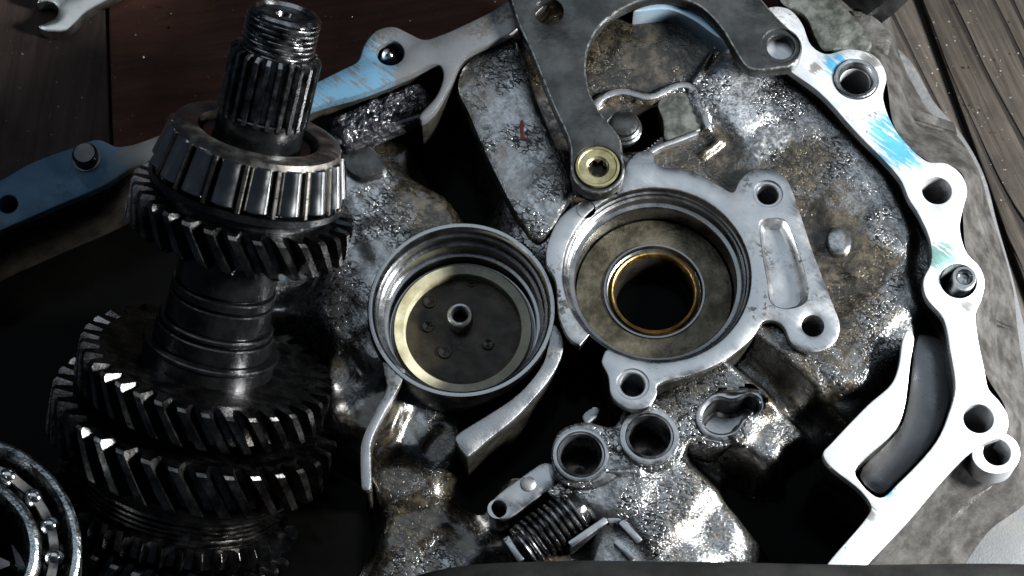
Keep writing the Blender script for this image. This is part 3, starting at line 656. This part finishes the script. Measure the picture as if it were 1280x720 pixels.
# ------------------------------------------------------------------ dark support bracket screwed over the casting
B = thing('support_bracket', 'dark grey arched bracket screwed across the gearbox housing', 'bracket', (0, 0, 0))
sc = (747, 208); scr = 33
def parc(cx, cy, r, a0, a1, n): return [(cx + r * math.cos(R(a0 + (a1 - a0) * i / n)), cy + r * .93 * math.sin(R(a0 + (a1 - a0) * i / n))) for i in range(n + 1)]
bout = [(634, -70), (643, 15), (665, 67), (691, 131), (712, 180)] + parc(747, 210, 34, 170, -20, 9) + [(775, 172), (755, 146), (741, 124), (733, 94), (736, 58), (755, 27), (792, 4), (830, -4), (871, 6), (900, 33), (917, 60), (934, 84), (952, 88)] + parc(976, 60, 27, 95, -60, 6) + [(965, 14), (940, -20), (920, -70)]
plate('bracket_plate', bout, .0065, .0006, M_BRK, B, holes=[(686, 14, 18), (976, 57, 17, 24, .0009), (747, 209, 29.5)], bevel=.0007, label='dark grey arched plate', hole_depth=.0055, edge=M_WORN, through=True)
# boss under the screw and pad on the flange
c = W(747, 210, -.002); r = RAD(747, 210, 32, 0)
lathe('screw_boss', c.xy, [(r, HF + .0008), (r * 1.0, HF - .006), (r * 1.05, HF - .03)], M_BRK, B, 40)
c = W(747, 208, .006); r = RAD(747, 208, 28.5, .006); zs = HF + .0052
scw = lathe('screw', c.xy, [(r, zs - .004), (r, zs + .0002), (r * .96, zs + .0008), (r * .86, zs + .0009), (r * .82, zs + .0006), (r * .52, zs + .0005), (r * .46, zs - .0002), (r * .42, zs - .0004)], M_SCREW, B, 64, 'yellowish zinc socket screw')
bm = bmesh.new(); nn = 48
def lob(i, k=1): return r * (.355 + .06 * math.cos(6 * 2 * math.pi * i / nn)) * k
rr_ = [[bm.verts.new((c.x + q * math.cos(2 * math.pi * i / nn), c.y + q * math.sin(2 * math.pi * i / nn), z)) for i in range(nn) for q in [f(i)]] for f, z in ((lambda i: r * .43, zs - .0004), (lambda i: lob(i), zs - .0007), (lambda i: lob(i, .95), zs - .0034))]
for a, b in zip(rr_, rr_[1:]): bridge(bm, a, b)
bm.faces.new(rr_[-1])
frombm('socket_recess', bm, M_DISC, scw)

# ------------------------------------------------------------------ sludge covered magnet in its pocket
def sludge():
    a = W(412, 166, -.006); b = W(540, 112, -.006); d = (b - a); L = d.length; d.normalize(); n = Vector((-d.y, d.x, 0))
    bm = bmesh.new(); nu, nv = 90, 40; g = []
    for i in range(nu + 1):
        rw = []
        for j in range(nv + 1):
            u = i / nu; v = j / nv * 2 - 1
            eu = min(1, min(u, 1 - u) * L / .006); prof = (max(0, 1 - abs(v) ** 4)) ** .5 * (max(0, 1 - (1 - eu) ** 2)) ** .5
            wd = .0078 * (max(.02, 1 - (1 - eu) ** 2)) ** .5
            p = a + d * (u * L) + n * (v * wd)
            q = p * 330
            hh = noise.fractal(q, .7, 2.2, 4) * .0016 + abs(noise.noise(p * 160)) * .0018
            rw.append(bm.verts.new((p.x, p.y, HF - .016 + .010 * prof + hh * prof)))
        g.append(rw)
    for i in range(nu):
        for j in range(nv): bm.faces.new((g[i][j], g[i + 1][j], g[i + 1][j + 1], g[i][j + 1]))
    o = frombm('sludge_magnet', bm, M_SLUDGE, None, sharp=None)
    for p in o.data.polygons: p.use_smooth = True
    o['label'] = 'lumpy bar magnet coated in glossy black metal sludge in the housing pocket'; o['category'] = 'magnet'
    return o
sludge()
tube('pocket_lip', [W(402, 178, -.009), W(430, 176, -.009), W(480, 160, -.009), W(525, 146, -.009)], .0016, M_SLUDGE, H, 10)

# ------------------------------------------------------------------ gear shaft leaning in the open side of the housing
top = WD(357, 14, DIST - .060); bot = WD(222, 620, DIST + .008)
AX = (top - bot).normalized()
SHL = .235
base = top - AX * SHL
S = thing('gear_shaft', 'black oily gear shaft with splined threaded end leaning in the gearbox housing', 'gear shaft', base)
S.rotation_mode = 'QUATERNION'; S.rotation_quaternion = AX.to_track_quat('Z', 'Y')
def tz(px_y):     # distance below the shaft's top whose axis point is seen at this image row
    lo, hi = 0, SHL * 1.3
    for _ in range(40):
        m = (lo + hi) / 2; p = top - AX * m; v = p - CAM
        y = 360 - (v.dot(UPV) / -v.dot(CV)) / TANH * 640
        if y < px_y: lo = m
        else: hi = m
    return SHL - lo
def rs(px_y, half):   # radius whose half width at that row is so many pixels
    p = top - AX * (SHL - tz(px_y)); dpt = -(p - CAM).dot(CV)
    return half / 640 * TANH * dpt
def gear(name, z1, z0, ro, rr, N, helix, mat, parent, rin, prof=((0, 0), (.14, 0), (.30, 1), (.64, 1), (.82, 0)), ch=.0010, dish=.002, slices=8, label=None, phase=0):
    bm = bmesh.new(); rings = []
    zs = [z0, z0 + ch] + [z0 + ch + (z1 - z0 - 2 * ch) * k / slices for k in range(1, slices)] + [z1 - ch, z1]
    tw = math.tan(R(helix)) / ro
    for z in zs:
        e = ch * .9 if z in (z0, z1) else 0
        rg = []
        for i in range(N):
            for f, k in prof:
                a = 2 * math.pi * (i + f) / N + phase + (z - z0) * tw
                q = rr + (ro - e - rr) * k
                rg.append(bm.verts.new((q * math.cos(a), q * math.sin(a), z)))
        rings.append(rg)
    for a, b in zip(rings, rings[1:]): bridge(bm, a, b)
    for rg, z, s in ((rings[0], z0, 1), (rings[-1], z1, -1)):
        prev = rg
        for q, dz in ((rr - .0012, 0), (rr - .003, 0), (rr - .0042, dish), (rin + .003, dish), (rin + .0015, 0), (rin, 0)):
            if q < rin: continue
            nr = []
            for v in rg:
                a = math.atan2(v.co.y, v.co.x); nr.append(bm.verts.new((q * math.cos(a), q * math.sin(a), z + s * dz)))
            bridge(bm, prev, nr); prev = nr
    return frombm(name, bm, mat, parent, label, 30)
O = (0, 0)
# threaded end
zt, ze = SHL, tz(60); R0 = rs(35, 47)
bm = bmesh.new(); na, nz = 72, 70; g = []
for k in range(nz + 1):
    z = ze - .002 + (zt - ze + .002) * k / nz
    rw = []
    for i in range(na):
        a = 2 * math.pi * i / na; ph = ((z / .0019) + i / na) % 1
        tri = 1 - abs(ph * 2 - 1)
        q = R0 - .0011 * (1 - min(1, tri * 1.5)); q = min(q, R0 - .0012 + max(0, zt - z) * .9)
        rw.append(bm.verts.new((q * math.cos(a), q * math.sin(a), z)))
    g.append(rw)
for a, b in zip(g, g[1:]): bridge(bm, a, b)
prev = g[-1]
for q, dz in ((R0 * .80, .0002), (R0 * .74, -.0010), (R0 * .25, -.0012), (R0 * .2, -.003)):
    nr = [bm.verts.new((q * math.cos(2 * math.pi * i / na), q * math.sin(2 * math.pi * i / na), zt + dz)) for i in range(na)]
    bridge(bm, prev, nr); prev = nr
bm.faces.new(prev)
frombm('threaded_end', bm, M_SPL, S, 'fine threaded shaft end', 40)
RS = rs(110, 58)
gear('spline', tz(62), tz(150), RS, RS - .0023, 24, 0, M_SPL, S, .004, prof=((0, 0), (.30, 0), (.42, 1), (.74, 1), (.88, 0)), ch=.0016, dish=0, slices=4, label='long straight splines')
def steps(rows):      # (row0, row1, half width px) bands with crisp shoulders
    out = []
    for a, b, hw in rows: out += [(rs((a + b) / 2, hw) - .0004, tz(a)), (rs((a + b) / 2, hw), tz(a + 1.5)), (rs((a + b) / 2, hw), tz(b - 1.5)), (rs((a + b) / 2, hw) - .0004, tz(b))]
    return out
lathe('shaft_core', O, [(.0001, tz(140))] + steps([(140, 200, 55), (200, 292, 58), (292, 300, 76), (301, 306, 66), (306, 352, 63), (352, 355, 60), (355, 366, 66), (366, 369, 62), (369, 398, 66), (398, 404, 72), (404, 407, 69), (407, 428, 74), (428, 434, 86), (434, 560, 82), (560, 640, 80)]) + [(.012, .03), (.012, .0005), (.0001, 0)], M_BLK, S, 72, 'stepped black shaft')
# tapered roller bearing
zc1, zc0 = tz(164), tz(234)
Rt, Rb = rs(166, 107), rs(234, 123)
BR_ = lathe('bearing_cage', O, [(Rt * .70, zc1 - .0045), (Rt * .72, zc1 - .0006), (Rt * .76, zc1), (Rt * .93, zc1), (Rt * .985, zc1 - .0006), (Rt * 1.0, zc1 - .0028), (Rt * .965, zc1 - .0028), (Rt * .93, zc1 - .0012), (Rt * .78, zc1 - .0014), (Rt * .74, zc1 - .0045)], M_CAGE, S, 96, 'tapered roller bearing cage with a flat top ring', closed=True)
lathe('lower_cage_ring', O, [(Rb * .93, zc0 + .0002), (Rb * .97, zc0 - .0008), (Rb * 1.01, zc0), (Rb * 1.0, zc0 + .0022), (Rb * .965, zc0 + .0022)], M_BLK, BR_, 96, closed=True)
lathe('inner_race', O, [(Rt * .50, zc1 - .012), (Rt * .50, zc1 - .0035), (Rt * .56, zc1 - .0028), (Rt * .64, zc1 - .0028), (Rt * .66, zc1 - .004), (Rb * .74, zc0), (Rb * .86, zc0 - .0005), (Rb * .88, zc0 - .004), (Rb * .6, zc0 - .005)], M_BLK, BR_, 72)
NR = 17
slope = math.atan2(Rb - Rt, zc1 - zc0)
Lr = (zc1 - zc0 - .0056) / math.cos(slope); rol = None
def frustum(name, ra, rb, L, mat, n=24):
    prof = [(.0001, 0), (ra * .86, 0), (ra, .0006), (rb, L - .0006), (rb * .86, L), (.0001, L)]
    bm = bmesh.new(); r_ = [[bm.verts.new((q * math.cos(2 * math.pi * i / n), q * math.sin(2 * math.pi * i / n), z)) for i in range(n)] for q, z in prof]
    for a, b in zip(r_, r_[1:]): bridge(bm, a, b)
    bmesh.ops.recalc_face_normals(bm, faces=bm.faces)
    me = bpy.data.meshes.new(name); bm.to_mesh(me); bm.free(); me.materials.append(mat)
    for p in me.polygons: p.use_smooth = True
    me.set_sharp_from_angle(angle=R(40)); return me
pit = 2 * math.pi * Rb / NR
mr = frustum('roller', pit * .375, pit * .335, Lr, M_ROLL)
bmb = bmesh.new(); box(bmb, (0, 0, Lr / 2), (pit * .12, .0012, Lr + .001)); bmesh.ops.bevel(bmb, geom=bmb.edges[:], offset=.0003, segments=1, affect='EDGES')
mb = bpy.data.meshes.new('cage_bar'); bmb.to_mesh(mb); bmb.free(); mb.materials.append(M_CAGE)
for i in range(NR):
    a = 2 * math.pi * (i + .35) / NR
    for me, off, rad in ((mr, 0, Rb - pit * .315), (mb, .5, Rb - .0010)):
        b = 2 * math.pi * (i + .35 + off) / NR
        o = bpy.data.objects.new(me.name, me); COL.objects.link(o); o.parent = BR_
        o.matrix_local = Matrix.Rotation(b - math.pi / 2, 4, 'Z') @ Matrix.Translation((0, rad, zc0 + .0028)) @ Matrix.Rotation(slope, 4, 'X')
# gears, from the top down
Ru = rs(262, 141)
gear('helical_gear', tz(247), tz(292), Ru, Ru - .0064, 29, -36, M_STEEL, S, .012, label='upper helical gear')
Ra = rs(455, 160)
gear('helical_gear', tz(448), tz(492), Ra, Ra - .0066, 34, -36, M_STEEL, S, .014, dish=.0006, label='middle helical gear')
Rb2 = rs(530, 180)
gear('helical_gear', tz(508), tz(560), Rb2, Rb2 - .0070, 33, -36, M_STEEL, S, .014, dish=.0006, label='largest helical gear')
Rc = rs(600, 128)
lathe('synchro_collar', O, [(Rc * .6, tz(578)), (Rc * 1.22, tz(564)), (Rc * 1.24, tz(562)), (Rc * 1.12, tz(582)), (Rc * 1.05, tz(588))] + [v for k in range(4) for v in ((Rc * 1.05, tz(590 + k * 6)), (Rc * 1.02, tz(591.5 + k * 6)), (Rc * 1.02, tz(594 + k * 6)), (Rc * 1.05, tz(595 + k * 6)))] + [(Rc * 1.04, tz(616)), (Rc * .6, tz(620))], M_STEEL, S, 96, 'grooved synchro collar')
gear('dog_teeth_ring', tz(614), tz(638), rs(610, 158), rs(610, 158) - .0045, 40, 0, M_STEEL, S, .02, prof=((0, 0), (.2, 0), (.5, 1), (.52, 1), (.8, 0)), ch=.002, dish=.0005, slices=3, label='ring of pointed dog teeth')
Rd = rs(670, 160)
gear('helical_gear', tz(646), tz(712), Rd, Rd - .0055, 36, 20, M_STEEL, S, .014, label='lowest helical gear')

# ------------------------------------------------------------------ ball bearing standing beside the shaft
bc = WD(-60, 694, DIST - .055)
bax = Vector((.16, .10, .98)).normalized()
T = thing('ball_bearing', 'shiny open ball bearing with a toothed hub, tilted beside the gear shaft', 'bearing', bc)
T.rotation_mode = 'QUATERNION'; T.rotation_quaternion = bax.to_track_quat('Z', 'Y')
k = .0435
lathe('outer_ring', O, [(k * .9, -.014), (k * .985, -.013), (k, -.011), (k, .002), (k * .99, .0045), (k * .965, .0055), (k * .93, .005), (k * .915, .003), (k * .90, .0012), (k * .885, -.001), (k * .86, -.0035), (k * .86, -.012)], M_RACE, T, 96, 'bright outer bearing ring')
lathe('inner_ring', O, [(k * .70, -.012), (k * .70, -.003), (k * .685, .002), (k * .665, .004), (k * .64, .0046), (k * .60, .004), (k * .585, .002), (k * .575, -.018)], M_RACE, T, 96, 'inner bearing ring')
lathe('shield', O, [(k * .89, -.009), (k * .69, -.009)], M_DARK, T, 64)
bmz = bmesh.new(); bmesh.ops.create_uvsphere(bmz, u_segments=20, v_segments=12, radius=k * .088)
mz = bpy.data.meshes.new('ball'); bmz.to_mesh(mz); bmz.free(); mz.materials.append(M_ROLL)
for p in mz.polygons: p.use_smooth = True
NB = 18
for i in range(NB):
    a = 2 * math.pi * i / NB
    o = bpy.data.objects.new('ball', mz); COL.objects.link(o); o.parent = T; o.location = (k * .785 * math.cos(a), k * .785 * math.sin(a), -.0015)
bm = bmesh.new(); rgs = []; nn = NB * 8
for q, dz in ((.745, .0005), (.75, .0022), (.82, .0022), (.825, .0005)):
    rgs.append([bm.verts.new((k * (.785 + (q - .785) * (1 + .0 * i)) * math.cos(2 * math.pi * i / nn), k * q * math.sin(2 * math.pi * i / nn), dz - .0016 * abs(math.sin(math.pi * i * NB / nn)) ** 1.0)) for i in range(nn)])
for a, b in zip(rgs, rgs[1:]): bridge(bm, a, b)
frombm('ball_cage', bm, M_CAGE, T)
gear('toothed_hub', -.008, -.03, k * .50, k * .34, 9, 20, M_STEEL, T, .006, prof=((0, 0), (.25, 0), (.45, 1), (.55, 1), (.78, 0)), ch=.003, dish=.004, slices=5)
lathe('hub_stem', O, [(k * .575, -.018), (k * .575, -.032), (k * .4, -.034), (k * .4, -.12), (.0001, -.12)], M_BLK, T, 40)

# ------------------------------------------------------------------ wrench on the board
wr = plate('wrench', [(46, 4), (58, 2), (68, 5), (72, 12), (69, 21), (58, 27), (47, 32), (54, 38), (67, 40), (81, 39), (93, 29), (106, 16), (132, 1), (210, -42), (380, -140), (372, -158), (200, -66), (128, -28), (98, -14), (76, -15), (58, -9), (46, -2)], HB + .0065, HB + .0004, M_CHROME, None, bevel=.0014)
wr['label'] = 'satin chrome open ended wrench on the dark brown board'; wr['category'] = 'wrench'

# ------------------------------------------------------------------ black hose along the near side, standing for an unidentified dark shape
pts = spline([tuple(W(x, y, h)) for x, y, h in ((380, 860, -.02), (470, 790, .0), (560, 757, .010), (680, 748, .013), (850, 748, .0135), (1060, 752, .013), (1300, 752, .010), (1480, 770, .004))], 8, False)
hz = tube('dark_strip', pts, .0125, M_DULL, None, 28)
hz['label'] = 'unidentified dark shape, built as a hose lying across the near edge of the housing'; hz['category'] = 'strip'

# ------------------------------------------------------------------ loose metal chips
bm = bmesh.new()
for i in range(70):
    if i < 40: p = W(random.uniform(150, 640), random.uniform(-10, 60) if random.random() < .7 else random.uniform(0, 110), HB + .0008)
    else: p = W(random.uniform(1170, 1275), random.uniform(0, 260), HB + .0042)
    sz = random.uniform(.0002, .0006)
    bmesh.ops.create_cone(bm, cap_ends=True, segments=5, radius1=sz, radius2=sz * .4, depth=sz * 1.2, matrix=Matrix.Translation(p) @ Matrix.Rotation(random.uniform(0, 6), 4, (random.random(), random.random(), .4)))
sw = frombm('metal_swarf', bm, M_ROLL, None, None, None)
sw['label'] = 'tiny bright metal chips scattered over the bench boards'; sw['category'] = 'swarf'; sw['kind'] = 'stuff'
